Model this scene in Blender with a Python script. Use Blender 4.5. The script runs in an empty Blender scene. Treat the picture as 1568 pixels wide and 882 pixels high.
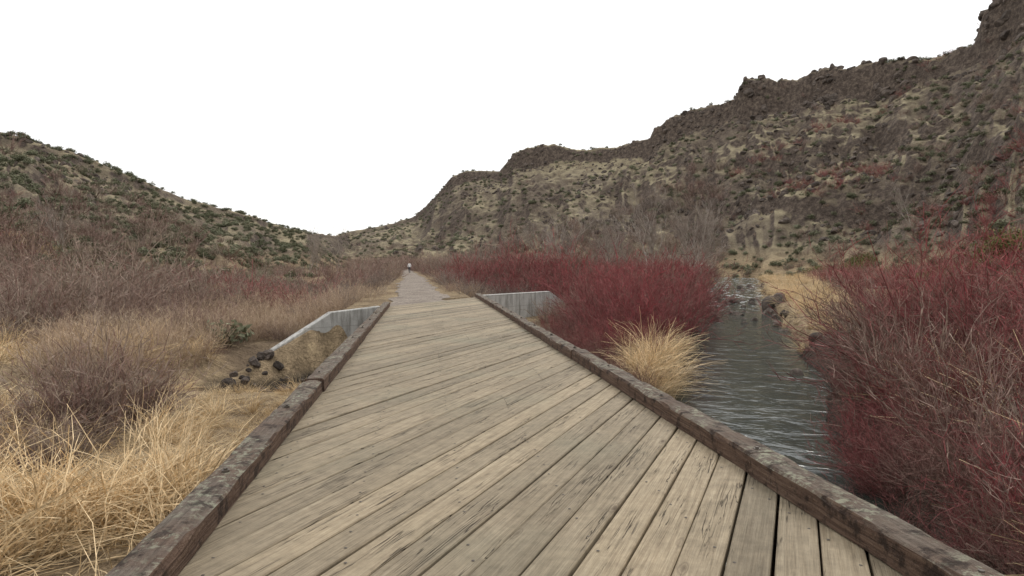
import bpy, math, random, bmesh
import numpy as np
from mathutils import Vector, Matrix
SEED=7
random.seed(SEED); rng=np.random.default_rng(SEED)
S=bpy.context.scene
F=1000.0; H=1.6; PITCH=math.atan(38/1000.)
# ---------------------------------------------------------------- helpers
def ray(px,py):
    a=(px-784)/F; b=(py-441)/F
    cp,sp=math.cos(PITCH),math.sin(PITCH)
    return (a, cp-b*sp, -(sp+b*cp))
def P(px,py,z=0.0):
    d=ray(px,py); t=(z-H)/d[2]
    return (d[0]*t,d[1]*t,z)
def _h(ix,iy,s):
    n=(ix.astype(np.int64)*374761393+iy.astype(np.int64)*668265263+s*974634777)&0xffffffff
    n=((n^(n>>13))*1274126177)&0xffffffff
    n=n^(n>>16)
    return (n&0xffffff)/float(0xffffff)
def vn(x,y,s=0):
    x=np.asarray(x,float); y=np.asarray(y,float)
    ix=np.floor(x); iy=np.floor(y); fx=x-ix; fy=y-iy
    fx=fx*fx*(3-2*fx); fy=fy*fy*(3-2*fy)
    a=_h(ix,iy,s);b=_h(ix+1,iy,s);c=_h(ix,iy+1,s);d=_h(ix+1,iy+1,s)
    return (a*(1-fx)+b*fx)*(1-fy)+(c*(1-fx)+d*fx)*fy
def fbm(x,y,o=4,s=0):
    r=0;a=.5
    for i in range(o):
        r=r+a*(vn(x,y,s+i)*2-1); x=np.asarray(x)*2.03+11.3; y=np.asarray(y)*2.03+5.1; a*=.5
    return r
def sst(x,a,b):
    t=np.clip((x-a)/(b-a),0,1); return t*t*(3-2*t)
COL=S.collection
def mkobj(name,verts,faces,mats,parent=None,link=True,smooth=False):
    me=bpy.data.meshes.new(name+"_mesh")
    me.from_pydata([tuple(v) for v in verts] if not isinstance(verts,np.ndarray) else verts.tolist(),[],faces if not isinstance(faces,np.ndarray) else faces.tolist())
    for m in mats: me.materials.append(m)
    if smooth: me.polygons.foreach_set('use_smooth',[True]*len(me.polygons))
    me.update()
    o=bpy.data.objects.new(name,me)
    if link: COL.objects.link(o)
    if parent: o.parent=parent
    return o
def empty(name):
    e=bpy.data.objects.new(name,None); COL.objects.link(e); return e
def recalc(me):
    bm=bmesh.new(); bm.from_mesh(me); bmesh.ops.recalc_face_normals(bm,faces=bm.faces); bm.to_mesh(me); bm.free()
class M:
    def __init__(s,name,rough=.85,spec=.2):
        s.m=bpy.data.materials.new(name); s.m.use_nodes=True
        s.t=s.m.node_tree; s.b=s.t.nodes['Principled BSDF']
        s.b.inputs['Roughness'].default_value=rough
        s.b.inputs['Specular IOR Level'].default_value=spec
    def n(s,typ,**k):
        nd=s.t.nodes.new(typ)
        for a,v in k.items(): setattr(nd,a,v)
        return nd
    def l(s,a,b): s.t.links.new(a,b)
    def geo(s): return s.n('ShaderNodeNewGeometry')
    def noise(s,vec,scale,detail=4,rough=.55,sc=None,dist=0):
        if sc is not None:
            mp=s.n('ShaderNodeMapping'); mp.inputs['Scale'].default_value=sc; s.l(vec,mp.inputs['Vector']); vec=mp.outputs[0]
        n=s.n('ShaderNodeTexNoise'); n.inputs['Scale'].default_value=scale; n.inputs['Detail'].default_value=detail
        n.inputs['Roughness'].default_value=rough; n.inputs['Distortion'].default_value=dist; s.l(vec,n.inputs['Vector'])
        return n.outputs['Fac']
    def ramp(s,fac,stops,interp='LINEAR'):
        r=s.n('ShaderNodeValToRGB'); r.color_ramp.interpolation=interp
        e=r.color_ramp.elements
        while len(e)<len(stops): e.new(.5)
        for i,(p,c) in enumerate(stops):
            e[i].position=p
            e[i].color=(c,c,c,1) if isinstance(c,(int,float)) else (*c,1)
        s.l(fac,r.inputs[0]); return r.outputs[0]
    def mix(s,f,a,b,mode='MIX'):
        m=s.n('ShaderNodeMix',data_type='RGBA',blend_type=mode)
        for v,i in((f,0),(a,6),(b,7)):
            if isinstance(v,(int,float)): m.inputs[i].default_value=v
            elif isinstance(v,tuple): m.inputs[i].default_value=(*v,1)
            else: s.l(v,m.inputs[i])
        return m.outputs[2]
    def math(s,op,a,b=0.,clamp=False):
        m=s.n('ShaderNodeMath',operation=op); m.use_clamp=clamp
        for i,v in enumerate((a,b)):
            if isinstance(v,(int,float)): m.inputs[i].default_value=v
            else: s.l(v,m.inputs[i])
        return m.outputs[0]
    def mr(s,v,a,b):
        m=s.n('ShaderNodeMapRange'); m.inputs[1].default_value=a; m.inputs[2].default_value=b; s.l(v,m.inputs[0]); return m.outputs[0]
    def attr(s,nm):
        a=s.n('ShaderNodeAttribute'); a.attribute_name=nm; return a.outputs['Fac']
    def bump(s,h,strength=.5,dist=.1):
        b=s.n('ShaderNodeBump'); b.inputs['Strength'].default_value=strength; b.inputs['Distance'].default_value=dist
        s.l(h,b.inputs['Height']); s.l(b.outputs[0],s.b.inputs['Normal']); return b.outputs[0]
    def color(s,c): 
        if isinstance(c,tuple): s.b.inputs['Base Color'].default_value=(*c,1)
        else: s.l(c,s.b.inputs['Base Color'])
# ---------------------------------------------------------------- layout
YAW=math.radians(-7.7)
U=np.array([math.sin(YAW),math.cos(YAW)]); V=np.array([math.cos(YAW),-math.sin(YAW)])
PA=math.radians(23.6); PD=np.array([math.sin(PA),math.cos(PA)]); QN=np.array([-math.cos(PA),math.sin(PA)])
VL,VR=-1.25,2.43
CW=.235
QEND=13.9; QSTART=-7.0
def uv_(x,y): return x*U[0]+y*U[1], x*V[0]+y*V[1]
def qf(x,y): return x*QN[0]+y*QN[1]
CY=[-200,-60,-20,0,12,18.3,23,30,37,48,66,84,118,140,180,240]
CX=[-70,-25,-7.,.3,4.45,6.7,8.3,10.6,13,16.6,22.3,29.,40.5,46,40,10]
def xc(y): return np.interp(y,CY,CX)
def hw(y): return np.interp(y,[0,14,20,40,55,66,90,118],[1.85,1.9,2.0,2.4,2.5,3.2,3.0,4.0])
def zw(y): return np.interp(y,[-300,25,60,118,200,600],[-2.0,-2.0,-1.75,-1.0,-.5,2])
pp=[P(640,463),P(637,440),P(633,425),P(624,416),P(616,411)]
PY=[-40]+[p[1] for p in pp]+[400]; PX=[0]+[p[0] for p in pp]+[-90]
PX[0]=pp[0][0]+(pp[0][1]+40)*math.tan(-YAW)
def pc(y): return np.interp(y,PY,PX)
R=[(-300,130,120,24,.03),(0,203,130,34,.05),(60,222,132,38,.05),(110,236,135,42,.03),(170,256,140,48,.03),(250,292,150,60,.02),(310,313,160,74,.03),(350,322,165,82,.02),(395,335,175,98,.02),
(440,350,190,115,.0),(470,356,200,130,0),(512,362,260,170,0),(535,355,330,190,.02),(600,343,320,180,.02),(635,332,310,175,.02),(660,308,300,170,.03),(695,270,290,165,.05),(708,264,288,160,.05),(765,264,280,150,.02),(785,240,272,148,.05),(800,230,270,146,.08),(850,222,262,142,.08),(885,231,258,138,.03),(930,229,252,134,.04),(995,213,240,128,.05),(1002,196,238,127,.09),(1060,170,228,122,.08),(1123,158,218,116,.06),(1140,132,215,114,.15),(1235,120,200,100,.12),(1262,106,195,96,.14),(1340,104,185,88,.14),(1440,90,170,72,.09),(1492,68,163,64,.09),(1508,20,160,60,.18),(1535,2,156,56,.17),(1568,-20,150,52,.16),(1800,-90,130,44,.15),(2100,-150,115,36,.15)]
TH=[];RZ=[];RR=[];RB=[];RC=[]
for px,py,yf,yb,c in R:
    d=ray(px,py); k=yf/d[1]
    X=d[0]*k; th=math.degrees(math.atan2(X,yf))
    TH.append(th); RZ.append(H+d[2]*k); RR.append(math.hypot(X,yf)); RB.append(yb/math.cos(math.radians(th))); RC.append(c)
TH=[-180,-110,-70]+TH+[75,110,180]; RZ=[12,35,42]+RZ+[65,50,12]; RR=[260,140,125]+RR+[120,130,260]; RB=[120,40,30]+RB+[36,40,120]; RC=[0,.05,.05]+RC+[.1,.1,0]
def zpath(y): return np.interp(y,[-300,60,140,190,400],[0,0,.15,.9,4])
def ground(x,y):
    x=np.asarray(x,float); y=np.asarray(y,float)
    r=np.hypot(x,y); th=np.degrees(np.arctan2(x,y))
    w=zw(y)
    dp=np.abs(x-pc(y)); d=np.abs(x-xc(y))*.94
    zb=w+.7+.18*fbm(x*.25,y*.25,3,3)+.06*fbm(x*1.5,y*1.5,2,9)
    zb=zb+.9*fbm(x*.07,y*.07,3,13)*sst(dp,6,14)*sst(d,6,12)+.25*sst(dp,8,30)*sst(d,8,20)
    zb=zb-.85*(1-sst(np.hypot((x+6.0)/4.2,(y-19.2)/5.0),.45,1.))
    h0=hw(y)+.7*fbm(x*.3,y*.3,3,21)
    ch=sst(d,h0-.6,h0+.7)
    ch=np.maximum(ch,sst(y,122,135))
    zb=(w-.55)*(1-ch)+zb*ch
    rr=np.interp(th,TH,RR); rb=np.interp(th,TH,RB); rz=np.interp(th,TH,RZ); c=np.interp(th,TH,RC)
    wob=fbm(th*.45,r*.004,4,51)
    s=(r-rb)/(rr-rb)
    sc=np.clip(s,0,1)
    n1=fbm(x*.03,y*.03,4,61)
    led=np.where(th>15,sst(th,15,20),0)*.05*sst(sc,.36+.2*n1,.40+.2*n1)
    led2=.04*sst(sc,.64+.22*n1,.67+.22*n1)*np.clip(c*8,0,1)
    low=np.power(sc,1.2)*(1-c)
    low=low*(1-.09*np.clip(c*6,0,1))+led+led2
    low=np.minimum(low,1-c*.9)
    e=.925+.035*wob
    cl=sst(sc,e,e+.045)
    prof=low*(1-cl)+1.0*cl
    prof=np.where(s>1,1-(s-1)*.3,prof)
    mid=np.clip(sc*(1-sc)*4,0,1)
    gul=np.abs(fbm(th*.35+n1*.6,r*.006,4,71))*2
    hz=(rz-zb)*prof*sst(s,0,.05)
    rough=(fbm(x*.06,y*.06,5,81)*4.0 - gul*3.0)*mid*np.clip(rz/25,.2,1.3)
    rug=(fbm(x*.3,y*.3,4,85)*2.2)*sst(s,.1,.5)*np.clip(c*10,.25,1)
    z=np.where(s>0,zb+hz+rough+rug,zb)
    q=qf(x,y)
    emb=zpath(y)-.06-np.clip(dp-2.6,0,50)/1.7
    inb=sst(q,QEND+.3,QEND+1.0)
    inb=np.maximum(inb,1-sst(q,QSTART-1.2,QSTART-.4))
    far=1-sst(y,150,185)
    inb=inb*far
    core=(1-sst(dp,2.2,4.5))*inb
    z=np.where((emb>z)&(inb>0), z*(1-inb)+emb*inb, z*(1-core)+emb*core)
    return z
# ---------------------------------------------------------------- ground sheet
fr=np.radians(np.concatenate([np.linspace(-46,46,900)]))
bk=np.radians(np.linspace(46,314,150)[1:-1])
ang=np.concatenate([fr,bk]); NA=len(ang)
rad=np.concatenate([np.geomspace(.4,30,110),np.linspace(30,120,130)[1:],np.linspace(120,345,360)[1:],np.geomspace(345,1500,24)[1:]])
A,Rr=np.meshgrid(ang,rad)
GX=Rr*np.sin(A); GY=Rr*np.cos(A); GZ=np.maximum(ground(GX,GY),-3)
verts=np.stack([GX.ravel(),GY.ravel(),GZ.ravel()],1)
NR=len(rad)
i=np.arange(NR-1)[:,None]*NA; j=np.arange(NA)[None,:]; j2=(j+1)%NA
faces=np.stack([(i+j).ravel(),(i+NA+j).ravel(),(i+NA+j2).ravel(),(i+j2).ravel()],1)[:, ::-1]
def fastmesh(name,verts,quads,mats,smooth=True,tris=None,link=True):
    me=bpy.data.meshes.new(name+"_mesh")
    nv=len(verts); nq=len(quads)
    me.vertices.add(nv); me.vertices.foreach_set('co',np.asarray(verts,np.float32).ravel())
    me.loops.add(nq*4); me.loops.foreach_set('vertex_index',np.asarray(quads,np.int32).ravel())
    me.polygons.add(nq); me.polygons.foreach_set('loop_start',np.arange(nq,dtype=np.int32)*4)
    me.polygons.foreach_set('use_smooth',np.full(nq,smooth))
    for m in mats: me.materials.append(m)
    me.update(calc_edges=True); me.validate()
    o=bpy.data.objects.new(name,me)
    if link: COL.objects.link(o)
    return o
g=M('ground_mat',.95,.1)
ge=g.geo(); pos=ge.outputs['Position']
sep=g.n('ShaderNodeSeparateXYZ'); g.l(pos,sep.inputs[0])
nsep=g.n('ShaderNodeSeparateXYZ'); g.l(ge.outputs['Normal'],nsep.inputs[0])
big=g.noise(pos,.035,4,.6); med=g.noise(pos,.25,5,.65); fine=g.noise(pos,2.2,4,.7); vfine=g.noise(pos,14,2,.7)
grass=g.ramp(med,[(.3,(.21,.175,.115)),(.5,(.33,.28,.185)),(.7,(.46,.395,.26))])
brown=g.ramp(fine,[(.3,(.10,.08,.062)),(.55,(.185,.148,.112)),(.75,(.275,.225,.165))])
mk=g.ramp(g.math('ADD',g.math('MULTIPLY',big,.55),g.math('MULTIPLY',med,.45)),[(.44,0.),(.57,1.)])
hillc=g.mix(mk,brown,grass)
rock=g.ramp(g.noise(pos,.9,5,.75),[(.3,(.035,.028,.024)),(.5,(.115,.09,.074)),(.72,(.25,.20,.155))])
sl=g.math('SUBTRACT',nsep.outputs[2],g.math('MULTIPLY',g.math('SUBTRACT',med,.5),.9))
rk=g.ramp(sl,[(.64,1.),(.80,0.)])
hz_=g.mr(sep.outputs[2],1,5)
rk=g.math('MULTIPLY',rk,hz_)
c1=g.mix(rk,hillc,rock)
flat=g.ramp(g.math('ADD',g.math('MULTIPLY',fine,.5),g.math('MULTIPLY',med,.5)),[(.35,(.15,.11,.07)),(.5,(.30,.225,.14)),(.65,(.46,.355,.215))])
c1=g.mix(hz_,flat,c1)
c1=g.mix(g.attr('shade_and_litter'),c1,(.08,.055,.044))  # shade under the shrubs painted into the ground colour, along with leaf litter
c1=g.mix(.55,c1,g.ramp(vfine,[(.25,.35),(.75,1.5)]),'MULTIPLY')
c1=g.mix(g.mr(sep.outputs[2],-1.75,-2.0),c1,(.045,.038,.03))
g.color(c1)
g.bump(g.math('ADD',fine,g.math('MULTIPLY',med,2.)),.9,.5)
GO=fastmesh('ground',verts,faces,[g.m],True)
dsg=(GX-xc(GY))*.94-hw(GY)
under_mask=((dsg>-.5)&(dsg<9)&(GY<26)&(GY>2))*1.0  # mask of thicket areas where the ground carries painted shade
under_mask=np.maximum(under_mask,((dsg<0)&(GX>pc(GY)+5)&(GY>38)&(GY<100))*.9)
under_mask=np.maximum(under_mask,((dsg<-3.6)&(dsg>-12)&(GY>13)&(GY<36)&(GX>0))*.6)
under_mask=np.maximum(under_mask,(sst(fbm(GX*.17,GY*.17,3,114),-.05,.1)*(GX<pc(GY)-5)*(GY>12)*(GY<70))*.5)
la=GO.data.attributes.new('shade_and_litter','FLOAT','POINT'); la.data.foreach_set('value',under_mask.ravel().astype(np.float32))
# ---------------------------------------------------------------- gravel path
pm=M('gravel_mat',.95,.1); po=pm.geo().outputs['Position']
pcx=pm.ramp(pm.noise(po,.7,6,.7),[(.3,(.20,.165,.135)),(.5,(.29,.245,.205)),(.7,(.37,.32,.27))])
pcx=pm.mix(.8,pcx,pm.ramp(pm.noise(po,7,4,.8),[(.35,.3),(.65,1.35)]),'MULTIPLY'); pm.color(pcx); pm.bump(pm.noise(po,25,3),.6,.03)
vs=[];fs=[]
yy=24+ (185-24)*np.linspace(0,1,140)**1.5
cols=9
for a,y in enumerate(yy):
    x0=float(pc(y)); k0=float(np.interp(y,[24,45,120],[1.35,1.25,1.0])); wl=k0+.7*float(fbm(y*.5,1.,3,5)); wr=k0+.7*float(fbm(y*.5,7.,3,6))
    for k in range(cols):
        t=k/(cols-1)
        vs.append([x0-wl+(wl+wr)*t,y,0])
for v in vs:
    q=qf(v[0],v[1]); 
    if q<QEND: v[1]+= (QEND-q)/QN[1]
    v[2]=float(zpath(v[1]))-.012-.04*abs((v[0]-float(pc(v[1])))/1.5)**2
for a in range(len(yy)-1):
    for k in range(cols-1):
        i0=a*cols+k; fs.append((i0,i0+1,i0+cols+1,i0+cols))
mkobj('gravel_path',vs,fs,[pm.m],smooth=True)
# ---------------------------------------------------------------- creek water
wm=M('water_mat',.06,.5); wp=wm.geo().outputs['Position']
wm.b.inputs['IOR'].default_value=1.33
ws=wm.n('ShaderNodeSeparateXYZ'); wm.l(wp,ws.inputs[0])
fo=wm.noise(wp,1.6,5,.75,sc=(1,.45,1))
foam=wm.math('MULTIPLY',wm.ramp(fo,[(.53,0.),(.63,1.)]),wm.math('MULTIPLY',wm.mr(ws.outputs[1],42,56),.75))
bed=wm.ramp(wm.noise(wp,1.2,4,.6),[(.35,(.03,.04,.036)),(.7,(.065,.072,.058))])
wm.color(wm.mix(foam,bed,(.6,.62,.62)))
wm.l(wm.math('ADD',wm.math('MULTIPLY',foam,.5),.10),wm.b.inputs['Roughness'])
mp=wm.n('ShaderNodeMapping'); mp.inputs['Rotation'].default_value=(0,0,math.radians(20)); wm.l(wp,mp.inputs[0])
wn=wm.math('ADD',wm.noise(mp.outputs[0],1.0,3,.5,sc=(1.,1.4,1),dist=.8),wm.math('MULTIPLY',wm.noise(mp.outputs[0],5.5,2,.5,sc=(1,1.3,1),dist=.6),.11))
wm.bump(wn,.42,.12)
vs=[];fs=[];yy=np.concatenate([np.linspace(-60,0,20),np.linspace(0,135,200)[1:]])
for y in yy:
    for k in range(9):
        t=k/4-1; vs.append((float(xc(y))+t*(float(hw(y))+1.3),y,float(zw(y))+.02*float(fbm(k*.7,y*.8,2,4))))
for a in range(len(yy)-1):
    for k in range(8): i0=a*9+k; fs.append((i0,i0+1,i0+10,i0+9))
mkobj('creek_water',vs,fs,[wm.m],smooth=True)
# ---------------------------------------------------------------- wood bridge
br=empty('wooden_bridge')
wd=M('weathered_plank_mat',.8,.25)
uvn=wd.n('ShaderNodeUVMap'); uvn.uv_map='UVMap'; uvo=uvn.outputs[0]
tone=wd.attr('tone')
wpz=wd.geo().outputs['Position']
gr=wd.noise(uvo,1,6,.7,sc=(1.3,38,1),dist=.5); gr2=wd.noise(uvo,1,4,.7,sc=(3.,150,1)); blot=wd.noise(wpz,1.1,5,.6); dirt=wd.noise(wpz,9,5,.7)
base=wd.ramp(gr,[(.25,(.17,.132,.092)),(.47,(.31,.256,.184)),(.7,(.42,.357,.267))])
base=wd.mix(wd.ramp(blot,[(.38,.0),(.68,.5)]),base,(.245,.206,.15))
base=wd.mix(1.,base,wd.ramp(tone,[(0.,(.68,.67,.64)),(.5,(.95,.93,.88)),(1.,(1.18,1.14,1.06))]),'MULTIPLY')
base=wd.mix(.6,base,wd.ramp(gr2,[(.3,.55),(.6,1.2)]),'MULTIPLY')
base=wd.mix(.5,base,wd.ramp(dirt,[(.3,.55),(.62,1.12)]),'MULTIPLY')
crk=wd.noise(uvo,1,3,.6,sc=(.7,20,1),dist=.8)
crm=wd.ramp(crk,[(.487,0.),(.5,1.),(.513,0.)])
crg=wd.ramp(wd.noise(uvo,1,3,.5,sc=(.9,4,1)),[(.52,0.),(.58,.95)])
crk=wd.math('MULTIPLY',crm,crg)
base=wd.mix(crk,base,(.04,.03,.022))
vo=wd.n('ShaderNodeTexVoronoi'); mpk=wd.n('ShaderNodeMapping'); mpk.inputs['Scale'].default_value=(1.3,4.2,1); wd.l(uvo,mpk.inputs[0])
nz=wd.n('ShaderNodeTexNoise'); nz.inputs['Scale'].default_value=6; wd.l(mpk.outputs[0],nz.inputs[0])
wd.l(wd.mix(.06,mpk.outputs[0],nz.outputs['Color']),vo.inputs['Vector']); vo.inputs['Scale'].default_value=1
kn=wd.ramp(vo.outputs['Distance'],[(.04,1.),(.085,.15),(.10,.5),(.13,0.)])
vs_=wd.n('ShaderNodeSeparateColor'); wd.l(vo.outputs['Color'],vs_.inputs[0])
kn=wd.math('MULTIPLY',kn,wd.ramp(vs_.outputs[0],[(.45,0.),(.47,.85)]))
base=wd.mix(kn,base,(.085,.058,.038))
base=wd.mix(wd.ramp(wd.noise(wpz,.5,2),[(.5,0.),(.7,.3)]),base,(.19,.20,.145))
wd.color(base)
hh=wd.math('SUBTRACT',wd.math('ADD',wd.math('MULTIPLY',gr,.6),wd.math('MULTIPLY',gr2,.5)),wd.math('MULTIPLY',crk,1.5)); wd.bump(hh,.8,.014)
def corner(q,v):
    return np.linalg.solve(np.array([QN,V]),np.array([q,v]))
W=.238; vs=[];fs=[];uvs=[];tones=[]
vout0,vout1=VL-CW-.03,VR+CW+.03
nq=int((QEND-QSTART)/W); q0=QEND-nq*W
nails=[]
strv=np.linspace(VL+.12,VR-.12,6)
for k in range(nq):
    a=q0+k*W+random.uniform(.004,.011); b=q0+(k+1)*W-random.uniform(.004,.012)
    zt=random.uniform(-.007,.005); tl=random.uniform(-.003,.003); off=random.uniform(0,50); tn=min(1,max(0,random.gauss(.5,.27)))
    ch=.007; th_=.09
    cuts=[vout0,vout1]
    if random.random()<.22: 
        cv=random.choice(strv[1:-1]); cuts=[vout0,cv,vout1]
    for ci in range(len(cuts)-1):
        va,vb=cuts[ci]+.002,cuts[ci+1]-.002
        if ci>0: off+=7; tn=min(1,max(0,tn+random.uniform(-.3,.3)))
        nseg=10
        i0=len(vs)
        dz=random.uniform(-.002,.002)
        for sgi in range(nseg+1):
            vv=va+(vb-va)*sgi/nseg
            wv=.0025*math.sin(sgi*1.3+k*2.1)
            for (qq,zz) in ((a,zt-th_),(a,zt-ch+tl),(a+ch,zt+tl),(b-ch,zt-tl+dz),(b,zt-ch-tl+dz),(b,zt-th_)):
                c=corner(qq+wv*.6,vv); vs.append((c[0],c[1],zz+wv*.4))
                uvs.append((float(c@PD)+off,qq-a+off*.37)); 
        for sgi in range(nseg):
            for e in range(5):
                p=i0+sgi*6+e; fs.append((p,p+6,p+7,p+1)); tones.append(tn)
        fs.append(tuple(i0+e for e in range(6))); tones.append(tn)
        fs.append(tuple(i0+nseg*6+e for e in reversed(range(6)))); tones.append(tn)
    for sv in strv:
        for f in (.22,.78):
            if random.random()<.9: nails.append((corner(a+(b-a)*f+random.uniform(-.012,.012),sv+random.uniform(-.02,.02)),zt+.0015))
deck=mkobj('deck_planks',vs,fs,[wd.m],br)
me=deck.data; uvl=me.uv_layers.new(name='UVMap')
li=np.zeros(len(me.loops),np.int32); me.loops.foreach_get('vertex_index',li)
uvl.data.foreach_set('uv',np.array(uvs,np.float32)[li].ravel())
ta=me.attributes.new('tone','FLOAT','FACE'); ta.data.foreach_set('value',tones)
nm=M('nail_mat',.6,.4); nm.color(nm.mix(nm.noise(nm.geo().outputs['Position'],3),(.04,.028,.02),(.12,.10,.08)))
vs=[];fs=[]
for (c,z) in nails:
    i0=len(vs); r0=.010
    for k in range(8): vs.append((c[0]+r0*math.cos(k*math.pi/4),c[1]+r0*math.sin(k*math.pi/4),z+.001))
    vs.append((c[0],c[1],z+.004))
    for k in range(8): fs.append((i0+k,i0+(k+1)%8,i0+8))
mkobj('nail_heads',vs,fs,[nm.m],br)
cm=M('curb_timber_mat',.85,.2)
cu=cm.n('ShaderNodeUVMap'); cu.uv_map='UVMap'; cg=cm.geo(); cpz=cg.outputs['Position']
ns=cm.n('ShaderNodeSeparateXYZ'); cm.l(cg.outputs['Normal'],ns.inputs[0])
cgn=cm.noise(cu.outputs[0],1,6,.7,sc=(2,38,1),dist=.5)
cb=cm.ramp(cgn,[(.25,(.04,.024,.018)),(.5,(.13,.083,.06)),(.75,(.24,.168,.122))])
topm=cm.ramp(ns.outputs[2],[(.5,0.),(.8,1.)])
grey=cm.ramp(cm.noise(cu.outputs[0],1,6,.75,sc=(3,30,1)),[(.25,(.05,.04,.033)),(.5,(.16,.13,.105)),(.75,(.30,.25,.20))])
cb=cm.mix(cm.math('MULTIPLY',topm,cm.ramp(cm.noise(cpz,2.2,5,.7),[(.34,.25),(.58,1.)])),cb,grey)
li1=cm.ramp(cm.noise(cpz,14,5,.75),[(.51,0.),(.58,1.)]); li2=cm.ramp(cm.noise(cpz,1.6,4,.6),[(.41,0.),(.57,1.)])
cb=cm.mix(cm.math('MULTIPLY',cm.math('MULTIPLY',li1,li2),cm.math('MULTIPLY',topm,.8)),cb,(.34,.34,.25))
dk=cm.ramp(cm.noise(cpz,6,5,.7),[(.38,.85),(.48,0.)])
cb=cm.mix(dk,cb,(.03,.02,.016))
cm.color(cb); cm.bump(cm.math('ADD',cgn,cm.noise(cpz,20,4,.7)),.9,.03)
def timber(name,v0,v1,u0,u1,z0,z1,seedk,mat=cm.m,step=.12,amp=.009,parent=br):
    n=max(2,int((u1-u0)/step)); vs=[];fs=[];uvs=[]
    b=.018
    prof=[(v0,z0),(v0,z1-b),(v0+b,z1),((v0*2+v1)/3,z1),((v0+v1*2)/3,z1),(v1-b,z1),(v1,z1-b),(v1,z0)]
    m=len(prof)
    per=[0]
    for i in range(1,m): per.append(per[-1]+math.hypot(prof[i][0]-prof[i-1][0],prof[i][1]-prof[i-1][1]))
    for a in range(n+1):
        uu=u0+(u1-u0)*a/n
        for k,(v,z) in enumerate(prof):
            dv=amp*float(fbm(uu*2.5,k*.8+seedk,3,90)); dz=amp*1.3*float(fbm(uu*2.1,k*.9+seedk+9,3,91)) if z>z0 else 0
            if k in(2,5,1,6): dz-=.03*max(0,float(fbm(uu*2.3,k+seedk*3,3,95)))*2
            p=U*uu+V*(v+dv); vs.append((p[0],p[1],z+dz)); uvs.append((uu+seedk*3.3,per[k]+seedk))
    for a in range(n):
        for k in range(m): 
            k2=(k+1)%m; p=a*m; fs.append((p+k,p+k2,p+m+k2,p+m+k))
    fs.append(tuple(range(m))[::-1]); fs.append(tuple(n*m+k for k in range(m)))
    o=mkobj(name,vs,fs,[mat],parent)
    me=o.data; uvl=me.uv_layers.new(name='UVMap'); li=np.zeros(len(me.loops),np.int32); me.loops.foreach_get('vertex_index',li)
    uvl.data.foreach_set('uv',np.array(uvs,np.float32)[li].ravel())
    recalc(me)
    return o
def uend(v,q=QEND):
    c=corner(q,v); return float(c@U)
lastL=uend(VL-CW/2); lastR=uend(VR+CW/2)
def curb(side,v0,v1,uE,brk):
    us=[-5]+brk+[uE]
    for i in range(len(us)-1):
        o=random.uniform(-.02,.02)
        timber('curb_%s_%d'%(side,i+1),v0+o,v1+o,us[i]+.015,us[i+1]-.015,.006,.16+random.uniform(-.012,.012),i*2.7+(5 if side=='left' else 0))
curb('left',VL-CW,VL,lastL+.1,[2.9,8.3,14.2,19.6])
curb('right',VR,VR+CW,lastR+.1,[4.6,10.6,16.8,23.0])
vs=[];fs=[]
for v,uE in((VL-CW/2,lastL),(VR+CW/2,lastR)):
    u=.6
    while u<uE:
        p=U*u+V*v; i0=len(vs)
        for (r0,z) in((.028,.14),(.028,.17),(.014,.17),(.014,.183)):
            for k in range(8): vs.append((p[0]+r0*math.cos(k*math.pi/4),p[1]+r0*math.sin(k*math.pi/4),z))
        for l_ in range(3):
            for k in range(8): fs.append((i0+l_*8+k,i0+l_*8+(k+1)%8,i0+l_*8+8+(k+1)%8,i0+l_*8+8+k))
        fs.append(tuple(i0+24+k for k in range(8))); u+=2.05
mkobj('curb_bolts',vs,fs,[nm.m],br)
for i,v in enumerate(np.linspace(VL-.1,VR+.1,5)):
    timber('stringer_%d'%(i+1),v-.12,v+.12,uend(v,QSTART)+.1,uend(v,QEND)-.1,-.62,-.10,i*1.9+20,step=1.)
# ---------------------------------------------------------------- concrete
co=M('concrete_mat',.9,.2); cp_=co.geo().outputs['Position']
cc=co.ramp(co.noise(cp_,1.6,6,.65),[(.3,(.40,.395,.37)),(.6,(.54,.53,.50)),(.8,(.62,.61,.58))])
stn=co.ramp(co.noise(cp_,3.,5,.65,sc=(2.2,2.2,.25)),[(.46,0.),(.66,.75)])
cc=co.mix(stn,cc,(.17,.16,.14))
cc=co.mix(.5,cc,co.ramp(co.noise(cp_,30,3),[(.3,.75),(.7,1.15)]),'MULTIPLY')
cs=co.n('ShaderNodeSeparateXYZ'); co.l(cp_,cs.inputs[0])
fl=co.math('FRACT',co.math('MULTIPLY',cs.outputs[2],1.65))
cc=co.mix(co.ramp(fl,[(0.,.6),(.03,0.),(.97,0.),(1.,.6)]),cc,(.2,.19,.17))
flx=co.math('FRACT',co.math('MULTIPLY',cs.outputs[0],.8))
cc=co.mix(co.ramp(flx,[(0.,.5),(.02,0.),(.98,0.),(1.,.5)]),cc,(.2,.19,.17))
co.color(cc); co.bump(co.noise(cp_,12,4),.4,.02)
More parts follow.
